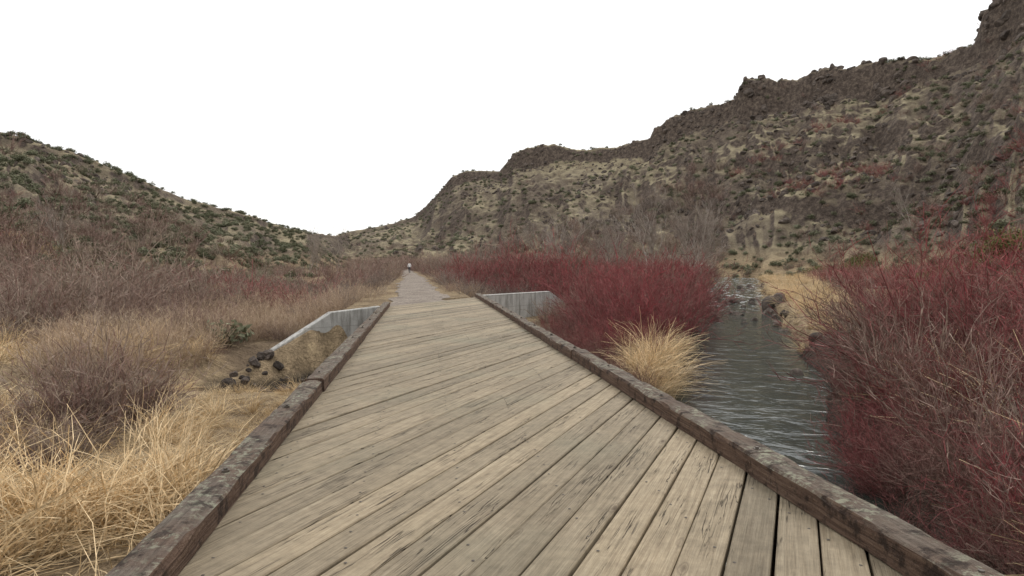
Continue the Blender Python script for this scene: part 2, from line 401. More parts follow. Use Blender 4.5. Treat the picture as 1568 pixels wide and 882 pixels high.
def wall(name,pts,thick,nrm_sign=1,zb=-3.0):
    vs=[];fs=[]
    n=len(pts)
    P2=[np.array(p[:2]) for p in pts]
    for i,p in enumerate(pts):
        d=(P2[min(i+1,n-1)]-P2[max(i-1,0)]); d/=np.linalg.norm(d); nn=np.array([-d[1],d[0]])*nrm_sign*thick
        c=.025; inn=nn/thick*c
        for q_,z in((P2[i],zb),(P2[i],p[2]-c),(P2[i]+inn,p[2]),(P2[i]+nn-inn,p[2]),(P2[i]+nn,p[2]-c),(P2[i]+nn,zb)): vs.append((q_[0],q_[1],z))
    for i in range(n-1):
        for k in range(6): k2=(k+1)%6; fs.append((i*6+k,i*6+k2,i*6+6+k2,i*6+6+k))
    fs.append(tuple(range(6))); fs.append(tuple((n-1)*6+k for k in reversed(range(6))))
    o=mkobj(name,vs,fs,[co.m]); recalc(o.data)
    return o
eL=corner(QEND+.02,VL-CW-.06); eR=corner(QEND+.02,VR+CW+.06)
wall('concrete_wingwall',[(eL[0],eL[1],.03),(-6.25,22.6,-.10),(-7.8,21.1,-1.25)],.3,-1)
rr_=P(842,447,0.02)
wall('concrete_wingwall',[(eR[0],eR[1],.06),(rr_[0],rr_[1],.06),(rr_[0]+1.9,rr_[1]+.3,-1.35),(rr_[0]+2.4,rr_[1]+.4,-1.9)],.3,1)
a=corner(QEND+.06,VL-CW-.02); b=corner(QEND+.06,VR+CW+.02)
wall('bridge_abutment',[(a[0],a[1],-.11),(b[0],b[1],-.11)],.5,1)
a=corner(QSTART-.6,VL-CW-.5); b=corner(QSTART-.6,VR+CW+.5)
wall('bridge_abutment',[(a[0],a[1],-.11),(b[0],b[1],-.11)],.7,1)
# ---------------------------------------------------------------- vegetation prototypes
def ribbons(paths,widths,taper=.25):
    V_=[];F_=[];o=0
    for p,w in zip(paths,widths):
        n=len(p); d=p[-1]-p[0]; s=rng.normal(size=3); s=np.cross(d,s); s/=max(1e-6,np.linalg.norm(s))
        t=np.linspace(1,taper,n)[:,None]*w*.5
        V_.append(np.stack([p-s*t,p+s*t],1).reshape(-1,3))
        k=np.arange(n-1)*2+o; F_.append(np.stack([k,k+1,k+3,k+2],1)); o+=2*n
    return np.vstack(V_),np.vstack(F_)
def curve(p0,d,L,n,bend,wob):
    d=d/np.linalg.norm(d); pts=[p0]; p=p0.copy()
    for i in range(n):
        d=d+bend/n+rng.normal(size=3)*wob; d=d/np.linalg.norm(d); p=p+d*L/n; pts.append(p)
    return np.array(pts),d
def proto_shrub(i,mat,stems=40,spread=.9,tw=8,sub=3,w=.011,base=.16,segs=5,up=.25,name='shrub'):
    paths=[];ws=[]
    la=rng.uniform(0,6.28,4); lr=rng.uniform(.7,1.1,4)
    for s in range(stems):
        a=rng.uniform(0,2*math.pi); rr=base*math.sqrt(rng.uniform()); tilt=spread*math.sqrt(rng.uniform(0.01,1))
        d=np.array([math.cos(a)*math.sin(tilt),math.sin(a)*math.sin(tilt),math.cos(tilt)])
        lob=lr[np.argmin(np.abs(np.angle(np.exp(1j*(la-a)))))]
        L=rng.uniform(.5,1.08)*(1.0-.15*tilt)*lob
        p,_=curve(np.array([math.cos(a)*rr,math.sin(a)*rr,-.05]),d,L,segs,np.array([0,0,up]),.15)
        paths.append(p); ws.append(w*rng.uniform(.7,1.2))
        for t in range(tw):
            k=rng.integers(2,segs+1); f=rng.uniform(); q=p[k-1]*(1-f)+p[k]*f; dd=p[k]-p[k-1]; dd=dd/np.linalg.norm(dd)+rng.normal(size=3)*.6; dd[2]=dd[2]*.9+.15
            l=rng.uniform(.10,.28)*(1.2-k*.08)
            pt,_=curve(q,dd,l,2,np.array([0,0,.25]),.18); paths.append(pt); ws.append(w*.5)
            for u in range(sub):
                q2=pt[rng.integers(1,3)]; d3=pt[-1]-pt[0]; d3=d3/np.linalg.norm(d3)+rng.normal(size=3)*.6
                p3,_=curve(q2,d3,l*rng.uniform(.3,.7),1,np.array([0,0,.2]),.1); paths.append(p3); ws.append(w*.38)
    v,f=ribbons(paths,ws,.35)
    return fastmesh('%s_proto_%d'%(name,i),v,f,[mat],False,link=False)
def proto_grass(i,mat,blades=120,w=.012,base=.25,droop=1.,name='grass'):
    paths=[];ws=[]
    lean=rng.normal(size=3)*.5; lean[2]=0
    for s in range(blades):
        a=rng.uniform(0,2*math.pi); rr=base*math.sqrt(rng.uniform()); tilt=abs(rng.normal())*.5
        d=np.array([math.cos(a)*math.sin(tilt),math.sin(a)*math.sin(tilt),math.cos(tilt)])+lean*.4
        L=rng.uniform(.3,1.1)
        bend=np.array([math.cos(a),math.sin(a),0])*.6*droop+lean+np.array([0,0,-rng.uniform(0,2.2)*droop])
        p,_=curve(np.array([math.cos(a)*rr,math.sin(a)*rr,-.05]),d,L,5,bend,.17)
        p[:,2]=np.maximum(p[:,2],-.02); paths.append(p); ws.append(w*rng.uniform(.6,1.5))
    v,f=ribbons(paths,ws,.25)
    return fastmesh('%s_proto_%d'%(name,i),v,f,[mat],False,link=False)
def proto_sage(i,mat,leaves=210,name='sage',leaf=.078):
    V_=[];F_=[]
    lob=[(rng.normal(size=2)*.22,rng.uniform(.22,.42)) for _ in range(5)]
    for k in range(leaves):
        c,r=lob[rng.integers(5)]
        d=rng.normal(size=3); d/=np.linalg.norm(d); d[2]=abs(d[2])
        R_=r*rng.uniform(.55,1.08); p=np.array([c[0],c[1],.12])+d*np.array([R_,R_,R_*1.35])
        s=rng.normal(size=3); s/=np.linalg.norm(s); t=np.cross(s,rng.normal(size=3)); t/=np.linalg.norm(t)
        l=leaf*rng.uniform(.6,1.4); wv=l*.45; o=len(V_)
        V_+= [p-s*l-t*wv*.4,p+t*wv-s*l*.1,p+s*l,p-t*wv]; F_.append((o,o+1,o+2,o+3))
    paths=[];ws=[]
    for s in range(14):
        d=rng.normal(size=3)*.6; d[2]=1; p,_=curve(np.array([0,0,-.05]),d,.5,3,np.zeros(3),.1); paths.append(p); ws.append(.02)
    v,f=ribbons(paths,ws); o=len(V_)
    return fastmesh('%s_proto_%d'%(name,i),np.vstack([np.array(V_),v]),np.vstack([np.array(F_),f+o]),[mat],False,link=False)
def proto_rock(i,mat):
    bm=bmesh.new(); bmesh.ops.create_icosphere(bm,subdivisions=3,radius=.5)
    cuts=[(Vector(rng.normal(size=3)).normalized(),rng.uniform(.24,.40)) for _ in range(10)]
    for v in bm.verts:
        for n_,d_ in cuts:
            k=v.co.dot(n_)-d_
            if k>0: v.co-=n_*k
        v.co*=1+.05*float(fbm(v.co.x*6+i,v.co.y*6+v.co.z*4,2,7))
    me=bpy.data.meshes.new('rock_proto_mesh'); bm.to_mesh(me); bm.free(); me.materials.append(mat)
    return bpy.data.objects.new('rock_proto_%d'%i,me)
def vegmat(name,stops,zstops,scale=.15,randw=.6,fs=14):
    m=M(name,.8,.12)
    oi=m.n('ShaderNodeObjectInfo'); tc=m.n('ShaderNodeTexCoord')
    n=m.noise(oi.outputs['Location'],scale,2,.6)
    f=m.math('ADD',m.math('MULTIPLY',oi.outputs['Random'],randw),m.math('MULTIPLY',m.math('SUBTRACT',n,.3),(1-randw)*2.5),True)
    c=m.ramp(f,stops)
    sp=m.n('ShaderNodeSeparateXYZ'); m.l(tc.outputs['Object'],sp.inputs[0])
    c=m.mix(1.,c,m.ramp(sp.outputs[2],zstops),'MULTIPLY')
    fn=m.noise(tc.outputs['Object'],fs,1); c=m.mix(.75,c,m.ramp(fn,[(.3,.5),(.7,1.4)]),'MULTIPLY')
    m.color(c); return m.m
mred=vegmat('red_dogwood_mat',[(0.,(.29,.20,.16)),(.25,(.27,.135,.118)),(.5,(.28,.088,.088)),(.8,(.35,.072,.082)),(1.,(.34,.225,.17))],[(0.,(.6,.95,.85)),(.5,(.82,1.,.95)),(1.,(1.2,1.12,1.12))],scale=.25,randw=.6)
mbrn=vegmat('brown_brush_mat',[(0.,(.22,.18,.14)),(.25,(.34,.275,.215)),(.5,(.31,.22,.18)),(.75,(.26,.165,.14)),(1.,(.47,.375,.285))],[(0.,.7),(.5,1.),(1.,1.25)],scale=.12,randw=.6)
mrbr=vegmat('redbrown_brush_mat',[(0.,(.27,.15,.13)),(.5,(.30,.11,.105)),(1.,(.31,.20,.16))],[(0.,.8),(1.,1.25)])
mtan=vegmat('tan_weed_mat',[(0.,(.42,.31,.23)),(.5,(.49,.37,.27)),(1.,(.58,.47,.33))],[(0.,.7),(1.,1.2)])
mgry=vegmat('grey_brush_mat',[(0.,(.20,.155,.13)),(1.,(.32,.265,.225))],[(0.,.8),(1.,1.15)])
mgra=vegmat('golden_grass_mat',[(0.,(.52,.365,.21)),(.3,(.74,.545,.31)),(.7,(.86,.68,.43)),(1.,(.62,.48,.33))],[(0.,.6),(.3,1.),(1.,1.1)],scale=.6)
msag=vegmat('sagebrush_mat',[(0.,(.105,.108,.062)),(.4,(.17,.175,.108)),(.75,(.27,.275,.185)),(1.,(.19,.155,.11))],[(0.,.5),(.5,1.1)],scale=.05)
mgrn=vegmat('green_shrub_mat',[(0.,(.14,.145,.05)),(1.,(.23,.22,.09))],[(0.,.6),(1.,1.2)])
mrock=M('basalt_rock_mat',.9,.2); tcr=mrock.n('ShaderNodeTexCoord').outputs['Object']
rc=mrock.ramp(mrock.noise(tcr,4,5,.7),[(.3,(.045,.038,.033)),(.55,(.12,.097,.082)),(.75,(.23,.195,.16))]); 
oir=mrock.n('ShaderNodeObjectInfo'); rc=mrock.mix(1.,rc,mrock.ramp(oir.outputs['Random'],[(0.,.6),(1.,1.45)]),'MULTIPLY')
mrock.color(rc); mrock.bump(mrock.noise(tcr,6,4,.7),.8,.1)
def protos(fn,cnt,mat,name,**k):
    c=bpy.data.collections.new(name+'_variants')
    for i in range(cnt):
        c.objects.link(fn(i,mat,name=name,**k))
    return c
def instancer(name,coll,pts,scl,tilt=.1,rot=None):
    ncoll=len(coll.objects)
    pts=np.asarray(pts,float); n=len(pts)
    me=bpy.data.meshes.new(name+'_points'); me.vertices.add(n); me.vertices.foreach_set('co',pts.astype(np.float32).ravel())
    scl=np.asarray(scl,float)
    if scl.ndim==1: scl=np.stack([scl*rng.uniform(.85,1.25,n),scl*rng.uniform(.85,1.25,n),scl],1)
    if rot is None: rot=np.stack([rng.normal(size=n)*tilt,rng.normal(size=n)*tilt,rng.uniform(0,6.283,n)],1)
    a=me.attributes.new('rot','FLOAT_VECTOR','POINT'); a.data.foreach_set('vector',rot.astype(np.float32).ravel())
    a=me.attributes.new('scl','FLOAT_VECTOR','POINT'); a.data.foreach_set('vector',scl.astype(np.float32).ravel())
    a=me.attributes.new('vidx','INT','POINT'); a.data.foreach_set('value',rng.integers(0,ncoll,n).astype(np.int32))
    o=bpy.data.objects.new(name,me); COL.objects.link(o)
    ng=bpy.data.node_groups.new(name+'_gn','GeometryNodeTree')
    ng.interface.new_socket('Geometry',in_out='INPUT',socket_type='NodeSocketGeometry'); ng.interface.new_socket('Geometry',in_out='OUTPUT',socket_type='NodeSocketGeometry')
    N=ng.nodes.new; gi=N('NodeGroupInput'); go=N('NodeGroupOutput'); ip=N('GeometryNodeInstanceOnPoints'); ci=N('GeometryNodeCollectionInfo')
    ci.inputs['Collection'].default_value=coll; ci.inputs['Separate Children'].default_value=True; ci.inputs['Reset Children'].default_value=True
    ip.inputs['Pick Instance'].default_value=True
    def na(nm,t):
        x=N('GeometryNodeInputNamedAttribute'); x.data_type=t; x.inputs['Name'].default_value=nm; return next(s for s in x.outputs if s.enabled and s.name=='Attribute')
    er=N('FunctionNodeEulerToRotation')
    L=ng.links.new
    L(gi.outputs[0],ip.inputs['Points']); L(ci.outputs[0],ip.inputs['Instance']); L(na('vidx','INT'),ip.inputs['Instance Index'])
    L(na('rot','FLOAT_VECTOR'),er.inputs[0]); L(er.outputs[0],ip.inputs['Rotation']); L(na('scl','FLOAT_VECTOR'),ip.inputs['Scale']); L(ip.outputs[0],go.inputs[0])
    md=o.modifiers.new('scatter','NODES'); md.node_group=ng
    return o
def onground(x,y,dz=0): return np.stack([x,y,ground(x,y)+dz],1)
def pxof(x,y): return 784+1000*x/np.maximum(y,.1)
def clear(x,y,mb=.4,mp=1.9,mw=0.):
    u,v=uv_(x,y); q=qf(x,y)
    br_=(v>VL-CW-mb)&(v<VR+CW+mb)&(q<QEND+.6)&(q>QSTART-1)
    pth=(np.abs(x-pc(y))<mp)&((q>QEND-.2)|(q<QSTART))
    wat=np.abs(x-xc(y))*.94<hw(y)+mw
    return ~(br_|pth|wat)
def wallview(x,y):
    return (x>-9.6)&(x<-3.6)&(y>13.)&(y<24.5)
def area(n,x0,x1,y0,y1):
    return rng.uniform(x0,x1,n),rng.uniform(y0,y1,n)
def polar(n,p0,p1,r0,r1,pw=1.):
    t=rng.uniform((p0-784)/1000,(p1-784)/1000,n); y=r0+(r1-r0)*rng.uniform(0,1,n)**pw
    return t*y,y
cred=protos(proto_shrub,5,mred,'dogwood',stems=40,spread=1.1,tw=9,sub=3,w=.0085)
credf=protos(proto_shrub,4,mred,'dogwood_far',stems=26,spread=1.0,tw=7,sub=2,w=.013)
cbrn=protos(proto_shrub,4,mbrn,'brush',stems=32,spread=1.05,tw=7,sub=2,w=.014)
cbrnf=protos(proto_shrub,3,mbrn,'brush_far',stems=20,spread=1.1,tw=5,sub=1,w=.026,segs=4)
crbr=protos(proto_shrub,3,mrbr,'redbrush',stems=22,spread=1.1,tw=5,sub=2,w=.022,segs=4)
ctan=protos(proto_shrub,3,mtan,'weed',stems=44,spread=.6,tw=4,sub=1,w=.013,base=.35)
ctanf=protos(proto_shrub,3,mtan,'weed_far',stems=24,spread=.8,tw=3,sub=0,w=.035,base=.35,segs=3)
cgry=protos(proto_shrub,3,mgry,'greybrush',stems=30,spread=.8,tw=6,sub=2,w=.014)
cgra=protos(proto_grass,7,mgra,'grass')
crd=protos(proto_grass,4,mgra,'reed',blades=110,w=.010,droop=.6,base=.18)
csag=protos(proto_sage,4,msag,'sage')
cgrn=protos(proto_sage,3,mgrn,'greenshrub',leaves=900,leaf=.035)
crk_=bpy.data.collections.new('rock_variants')
for i in range(5): crk_.objects.link(proto_rock(i,mrock.m))
def sel(m,*a): return [q[m] for q in a]
class Acc:
    def __init__(s): s.X=[];s.Y=[];s.S=[]
    def add(s,x,y,sc): s.X.append(x);s.Y.append(y);s.S.append(sc)
    def go(s,name,coll,tilt=.12,dz=-.03):
        x=np.concatenate(s.X);y=np.concatenate(s.Y);sc=np.concatenate(s.S)
        return instancer(name,coll,onground(x,y,dz),sc,tilt)
def clump(x,y,f=.15,s=0): return np.clip(.5+1.1*fbm(x*f,y*f,3,s),0,1)
def heavy(n,a=.65,b=.35,mx=2.2): return np.minimum(a+rng.exponential(b,n),mx)
# ---- golden grass, left near
A_=Acc()
x,y=area(3500,-24,0,.5,22); u,v=uv_(x,y)
dark=(x<-4.6-.12*y)&(y>8.2+1.2*fbm(x*.5,y*.5,2,8))&(clump(x,y,.35,111)>.44)
golden=((y<13.5+2.5*fbm(x*.2,y*.2,2,7))|(v>-5.2))&(v<VL-CW-.3)&(x>-1.1*y-2)&~dark
keep=golden&(fbm(x*.5,y*.5,3,33)>-.2)&clear(x,y,.3)&~wallview(x,y)
x,y=sel(keep,x,y)
A_.add(x,y,rng.uniform(.4,1.05,len(x))*(.5+1.05*clump(x,y,.45,5))*np.interp(y,[9,13],[1.,.7]))
x,y=area(70,-9.6,-3.2,13.,15.5); u,v=uv_(x,y); m=(v<VL-CW-.3); x,y=sel(m,x,y); A_.add(x,y,rng.uniform(.25,.5,len(x)))
x,y=polar(1300,-60,520,17,60); m=clear(x,y)&(x<pc(y)-4)&~wallview(x,y)&(clump(x,y,.12,44)>.42); x,y=sel(m,x,y); A_.add(x,y,rng.uniform(.6,1.4,len(x)))
A_.go('golden_grass',cgra,.3)
# ---- reeds/grass along creek
A_=Acc()
x,y=area(90,3.4,6.4,16,21.5); m=(x<xc(y)-hw(y)+.0)&(pxof(x,y)>962)&(pxof(x,y)<1030)&clear(x,y,.3,1.9,-.5); x,y=sel(m,x,y); A_.add(x,y,rng.uniform(.7,1.75,len(x)))
x,y=area(2600,5,60,22,100); d=(x-xc(y))*.94-hw(y); m=(d>-.2)&(d<np.interp(y,[22,60,100],[3.4,6.,8]))&(clump(x,y,.35,77)>.25); x,y=sel(m,x,y); A_.add(x,y,rng.uniform(.7,1.4,len(x))*(.6+.8*clump(x,y,.3,78)))
x,y=area(1000,5,50,24,100); d=-(x-xc(y))*.94-hw(y); m=(d>-.1)&(d<1.0)&(clump(x,y,.35,79)>.5); x,y=sel(m,x,y); A_.add(x,y,rng.uniform(.4,.9,len(x)))
x,y=area(500,3,16,2,14); d=(x-xc(y))*.94-hw(y); m=(d>1.5)&(d<8)&clear(x,y,.3)&(clump(x,y,.5,80)>.42); x,y=sel(m,x,y); A_.add(x,y,rng.uniform(.7,2.0,len(x)))
A_.go('creekside_reed_grass',crd,.2)
# ---- dogwood near
A_=Acc()
x,y=area(440,2.5,22,3.5,20); d=(x-xc(y))*.94-hw(y); m=(d>.5)&(d<9.5)&clear(x,y,1.0)&(pxof(x,y)>np.interp(y,[9,11,14,20],[1270,1370,1400,1400])); x,y=sel(m,x,y); d=(x-xc(y))*.94-hw(y)
pk=1+.25*np.exp(-((pxof(x,y)-1400)/80)**2)
sz=rng.uniform(1.6,3.3,len(x))*np.interp(y,[3.5,6,9,12,20],[.42,.62,.95,1.12,1.2])*np.interp(d,[0,1.2,3],[.6,.85,1.05])*(.75+.5*clump(x,y,.25,112))*pk
A_.add(x,y,sz)
x,y=area(420,2.5,10,4.5,15); d=(x-xc(y))*.94-hw(y); m=(d>-.1)&(d<1.8)&clear(x,y,.45,1.9,-.4)&(pxof(x,y)>1320); x,y=sel(m,x,y); A_.add(x,y,rng.uniform(.6,1.5,len(x))*np.interp(y,[4.5,8,14],[.6,.9,1.2]))
x,y=polar(110,865,1085,22.5,38); m=(x<xc(y)-hw(y)-.5)&clear(x,y,.8)&~((pxof(x,y)<905)&(y<36)); x,y=sel(m,x,y); A_.add(x,y,rng.uniform(1.5,3.6,len(x)))
x,y=area(150,1.5,7.,15,29); m=clear(x,y,.4,2,.2)&(x<xc(y)-hw(y)-.8); x,y=sel(m,x,y); A_.add(x,y,rng.uniform(.6,1.6,len(x)))
A_.go('red_dogwood_thicket',cred,.15)
A_=Acc()
x,y=polar(380,650,1105,37,98,1.2); m=(x<xc(y)-hw(y)-.9)&(x>pc(y)+3.5)&~((pxof(x,y)<840)&(y<42)); x,y=sel(m,x,y); A_.add(x,y,rng.uniform(2.0,4.6,len(x))*(.65+1.0*clump(x,y,.09,113)))
A_.go('red_dogwood_thicket',credf,.15)
# ---- brown brush
A_=Acc()
x,y=polar(1200,-60,600,9,48,1.1); u,v=uv_(x,y); cl=clump(x,y,.17,114)
m=(x<pc(y)-3.5)&(v<-5.0)&clear(x,y)&~wallview(x,y)&(cl>.44)&((y>14)|(x<-5)); x,y,cl=sel(m,x,y,cl); A_.add(x,y,heavy(len(x))*(.35+1.25*cl)*np.interp(y,[9,16,30],[.65,1.,1.4]))
x,y=polar(80,860,960,27,38); m=clear(x,y,.5); x,y=sel(m,x,y); A_.add(x,y,rng.uniform(.8,2.,len(x)))
x,y=area(130,5.5,16,4,13); m=(x-xc(y)>3.)&clear(x,y,.8); x,y=sel(m,x,y); A_.add(x,y,rng.uniform(1.,2.4,len(x)))
x,y=area(650,-40,25,30,125); d=x-pc(y); m=(((d<-1.9)&(d>-9))|((d>2.0)&(d<8)))&clear(x,y,.5,1.8); x,y=sel(m,x,y); A_.add(x,y,heavy(len(x),.9,.6,3.4)*np.interp(y,[30,60,110],[.65,1.,1.4]))
A_.go('bare_brown_brush',cbrn,.14)
A_=Acc()
x,y=polar(1050,-120,600,46,125,1.1); m=(x<pc(y)-4)&clear(x,y)&(clump(x,y,.1,115)>.40); x,y=sel(m,x,y); A_.add(x,y,heavy(len(x),1.,.9,4.5)*(.5+.8*clump(x,y,.1,115)))
x,y=polar(450,900,1700,55,150); m=(x>xc(y)+hw(y)+6)&(clump(x,y,.08,116)>.35); x,y=sel(m,x,y); A_.add(x,y,rng.uniform(1.2,2.8,len(x)))
x,y=polar(500,600,1110,90,190); m=(np.abs(x-pc(y))>3)&((x<xc(y)-4)|(y>125)); x,y=sel(m,x,y); A_.add(x,y,rng.uniform(2.,5.,len(x)))
x,y=polar(260,540,650,110,200); m=(np.abs(x-pc(y))>1.6)|(y>135); x,y=sel(m,x,y); A_.add(x,y,rng.uniform(2.,4.2,len(x)))
A_.go('bare_brown_brush',cbrnf,.14)
A_=Acc()
x,y=polar(500,-60,600,34,85); m=(x<pc(y)-4)&(clump(x,y,.06,117)>.5); x,y=sel(m,x,y); A_.add(x,y,heavy(len(x),1.2,.6,3.5))
x,y=polar(1700,1000,1700,60,170,1.); m=(x>xc(y)+10)&(clump(x,y,.045,118)>.53); x,y=sel(m,x,y); A_.add(x,y,rng.uniform(1.3,3.2,len(x)))
x,y=polar(350,1200,1750,20,60); m=(x>xc(y)+hw(y)+6)&(clump(x,y,.1,119)>.4); x,y=sel(m,x,y); A_.add(x,y,rng.uniform(1.3,2.6,len(x)))
A_.go('reddish_brush',crbr)
A_=Acc()
x,y=polar(1300,60,580,13,50); u,v=uv_(x,y); m=(x<pc(y)-3.2)&(v<-3.5)&clear(x,y)&(clump(x,y,.14,37)>.40)&~wallview(x,y); x,y=sel(m,x,y); A_.add(x,y,rng.uniform(.6,1.5,len(x)))
x,y=area(1500,-40,10,25,110); d=np.abs(x-pc(y)); m=(d>1.2)&(d<5.)&clear(x,y,.2,1.1)&(qf(x,y)>QEND+.3); x,y=sel(m,x,y); d=np.abs(x-pc(y)); A_.add(x,y,rng.uniform(.3,.9,len(x))*np.interp(d,[1.2,1.9,2.7],[.35,.8,1.3]))
A_.go('tan_weeds',ctan)
A_=Acc()
x,y=area(190,-14,8,27,54); d=x-pc(y); m=(((d<-2.1)&(d>-6.5))|((d>2.2)&(d<8)))&clear(x,y,.5,2.0)&(qf(x,y)>QEND+.8); x,y=sel(m,x,y); A_.add(x,y,rng.uniform(.9,2.1,len(x)))
x,y=polar(150,650,1100,100,190); m=x>pc(y)+5; x,y=sel(m,x,y); A_.add(x,y,rng.uniform(3,5.5,len(x)))
A_.go('grey_willow_brush',cgry)
# ---- hillside
def hill(n,p0,p1,y0,y1,pw=.8):
    x,y=polar(n,p0,p1,y0,y1,pw); r=np.hypot(x,y); th=np.degrees(np.arctan2(x,y)); s=(r-np.interp(th,TH,RB))/(np.interp(th,TH,RR)-np.interp(th,TH,RB))
    return x,y,s
A_=Acc()
x,y,s=hill(15000,-150,1720,34,320); m=(s>-.02)&(s<1.01)&(clump(x,y,.08,47)>.38); x,y=sel(m,x,y); A_.add(x,y,rng.uniform(.4,1.8,len(x))**1.1)
x,y,s=hill(4500,-150,560,34,200); m=(s>-.1)&(s<1.01)&(clump(x,y,.1,49)>.42); x,y=sel(m,x,y); A_.add(x,y,rng.uniform(.5,1.9,len(x)))
x,y=polar(700,-60,560,22,90); m=(x<pc(y)-6)&(clump(x,y,.1,120)>.45)&clear(x,y)&~wallview(x,y); x,y=sel(m,x,y); A_.add(x,y,rng.uniform(.7,1.8,len(x)))
A_.go('hillside_sagebrush',csag,.1,-.05)
A_=Acc()
x,y,s=hill(4600,-150,1720,34,320); m=(s>.0)&(s<.97)&(clump(x,y,.05,57)>.5)&((x>0)|(s<.5)); x,y=sel(m,x,y); A_.add(x,y,rng.uniform(.8,2.4,len(x)))
A_.go('hillside_brown_brush',cbrnf,.1,-.05)
A_=Acc()
x,y,s=hill(5500,-150,1720,34,300); m=(s>.0)&(s<1.)&(clump(x,y,.06,67)>.45); x,y=sel(m,x,y); A_.add(x,y,rng.uniform(.3,.8,len(x)))
A_.go('hillside_bunchgrass',ctanf,.1,-.05)
pts=[];sc=[]
for (px,yy_,s_) in [(1500,62,4.5),(1530,64,5.),(1470,66,4.2),(1440,58,3.4),(1400,60,3.2),(1310,95,4.),(1325,98,3.5),(1340,80,3.),(1250,100,3.),(130,62,2.0),(150,64,1.7),(15,38,1.5),(1555,60,4.6),(200,85,2.),(330,110,2.2),(240,90,1.8)]:
    for k in range(3):
        Yv=yy_+random.uniform(-2,2); Xv=(px-784)/1000*Yv+random.uniform(-1.2,1.2); pts.append((Xv,Yv,float(ground(Xv,Yv))-.1)); sc.append(s_*random.uniform(.5,.9))
instancer('green_shrubs',cgrn,pts,sc,.05)
# ---- rocks
X=[];Y=[];SC=[]
def add(x,y,s): X.append(x);Y.append(y);SC.append(s)
x,y,s=hill(26000,500,1720,60,330,.8); th=np.degrees(np.arctan2(x,y)); c=np.interp(th,TH,RC)
m=((s>.88)&(s<1.01)&(c>.02)&(clump(x,y,.12,98)>.42)); x1,y1,c1_=sel(m,x,y,c); add(x1,y1,rng.uniform(.4,2.6,len(x1))*np.clip(c1_*8,.45,1.1))
m=(s>.2)&(s<.95)&(clump(x,y,.07,97)>.68)&(rng.uniform(size=len(x))<.6); x1,y1=sel(m,x,y); add(x1,y1,rng.uniform(.3,1.9,len(x1)))
x,y,s=hill(4000,-150,480,50,200); m=(s>.75)&(s<1.01)&(pxof(x,y)<220)&(clump(x,y,.1,99)>.4); x1,y1=sel(m,x,y); add(x1,y1,rng.uniform(.4,1.5,len(x1)))
x=np.concatenate(X);y=np.concatenate(Y);s=np.concatenate(SC)
n=len(x); scv=np.stack([s*rng.uniform(.9,1.5,n),s*rng.uniform(.7,1.3,n),s*rng.uniform(.6,1.3,n)],1)
instancer('basalt_outcrop_rocks',crk_,onground(x,y,-.15),scv,.25)
X=[];Y=[];SC=[]
x,y=area(120,-8.2,-4.6,17.0,20.4); u,v=uv_(x,y); m=(v<-2.2)&(v>-5.6); x,y=sel(m,x,y); add(x,y,rng.uniform(.15,.45,len(x)))
x,y=area(900,2,40,8,90); d=np.abs(x-xc(y))*.94-hw(y); m=(d>-.6)&(d<.5); x,y=sel(m,x,y); add(x,y,rng.uniform(.15,.65,len(x)))
x,y=area(400,10,34,34,84); d=np.abs(x-xc(y))*.94-hw(y); m=(d<0.2); x,y=sel(m,x,y); x=x[:60];y=y[:60]; add(x,y,rng.uniform(.4,1.0,len(x)))
x=np.array([xc(47.)+2.4,xc(48.)+2.9,xc(46.)+3.0]); y=np.array([47.,48.5,46.]); add(x,y,np.array([2.1,1.7,1.4]))
x=np.concatenate(X);y=np.concatenate(Y);s=np.concatenate(SC)
pz=onground(x,y); pz[:,2]=np.where(x>0,np.maximum(pz[:,2],zw(y)-.12),pz[:,2])
instancer('creek_rocks',crk_,pz,s,.4)
# ---------------------------------------------------------------- bare trees
tm=M('pale_bark_mat',.85,.2); tp=tm.geo().outputs['Position']; tm.color(tm.ramp(tm.noise(tp,2,4),[(.3,(.22,.18,.15)),(.7,(.42,.37,.32))]))
def tube(V_,F_,p,r0,r1,k=5):
    n=len(p); o=len(V_)
    for i in range(n):
        d=p[min(i+1,n-1)]-p[max(i-1,0)]; d=d/np.linalg.norm(d); a=np.cross(d,[.3,.9,.1]); a/=np.linalg.norm(a); b=np.cross(d,a); r=r0+(r1-r0)*i/(n-1)
        for j in range(k): t=j*2*math.pi/k; V_.append(p[i]+(a*math.cos(t)+b*math.sin(t))*r)
    for i in range(n-1):
        for j in range(k): F_.append((o+i*k+j,o+i*k+(j+1)%k,o+(i+1)*k+(j+1)%k,o+(i+1)*k+j))
def tree_mesh(nm,h=1.):
    V_=[];F_=[]
    def grow(p0,d,L,r,lev):
        n=[7,5,4,3,2][lev]; p,_=curve(p0,d,L,n,np.array([0,0,.25]),.09); tube(V_,F_,p,r,r*.45,5 if lev<2 else 3)
        if lev>=4: return
        for k in range([7,5,4,2][lev]):
            i=rng.integers(max(1,int(n*.35)),n+1) if lev==0 else rng.integers(1,n+1)
            dd=p[i]-p[i-1]; dd=dd/np.linalg.norm(dd); s=rng.normal(size=3); s=np.cross(dd,s); s/=np.linalg.norm(s)
            grow(p[i],dd*.8+s*rng.uniform(.3,.65),L*rng.uniform(.42,.62),max(r*.55*(1-i/n*.3),.0018),lev+1)
    for t in range(2):
        grow(np.array([rng.uniform(-.05,.05),rng.uniform(-.05,.05),-.03]),np.array([rng.normal()*.18,rng.normal()*.18,1.]),.75*h,.013,0)
    o=fastmesh(nm,np.array(V_),np.array(F_),[tm.m],False,link=False); return o.data
tms=[tree_mesh('bare_tree_%d'%k) for k in range(4)]
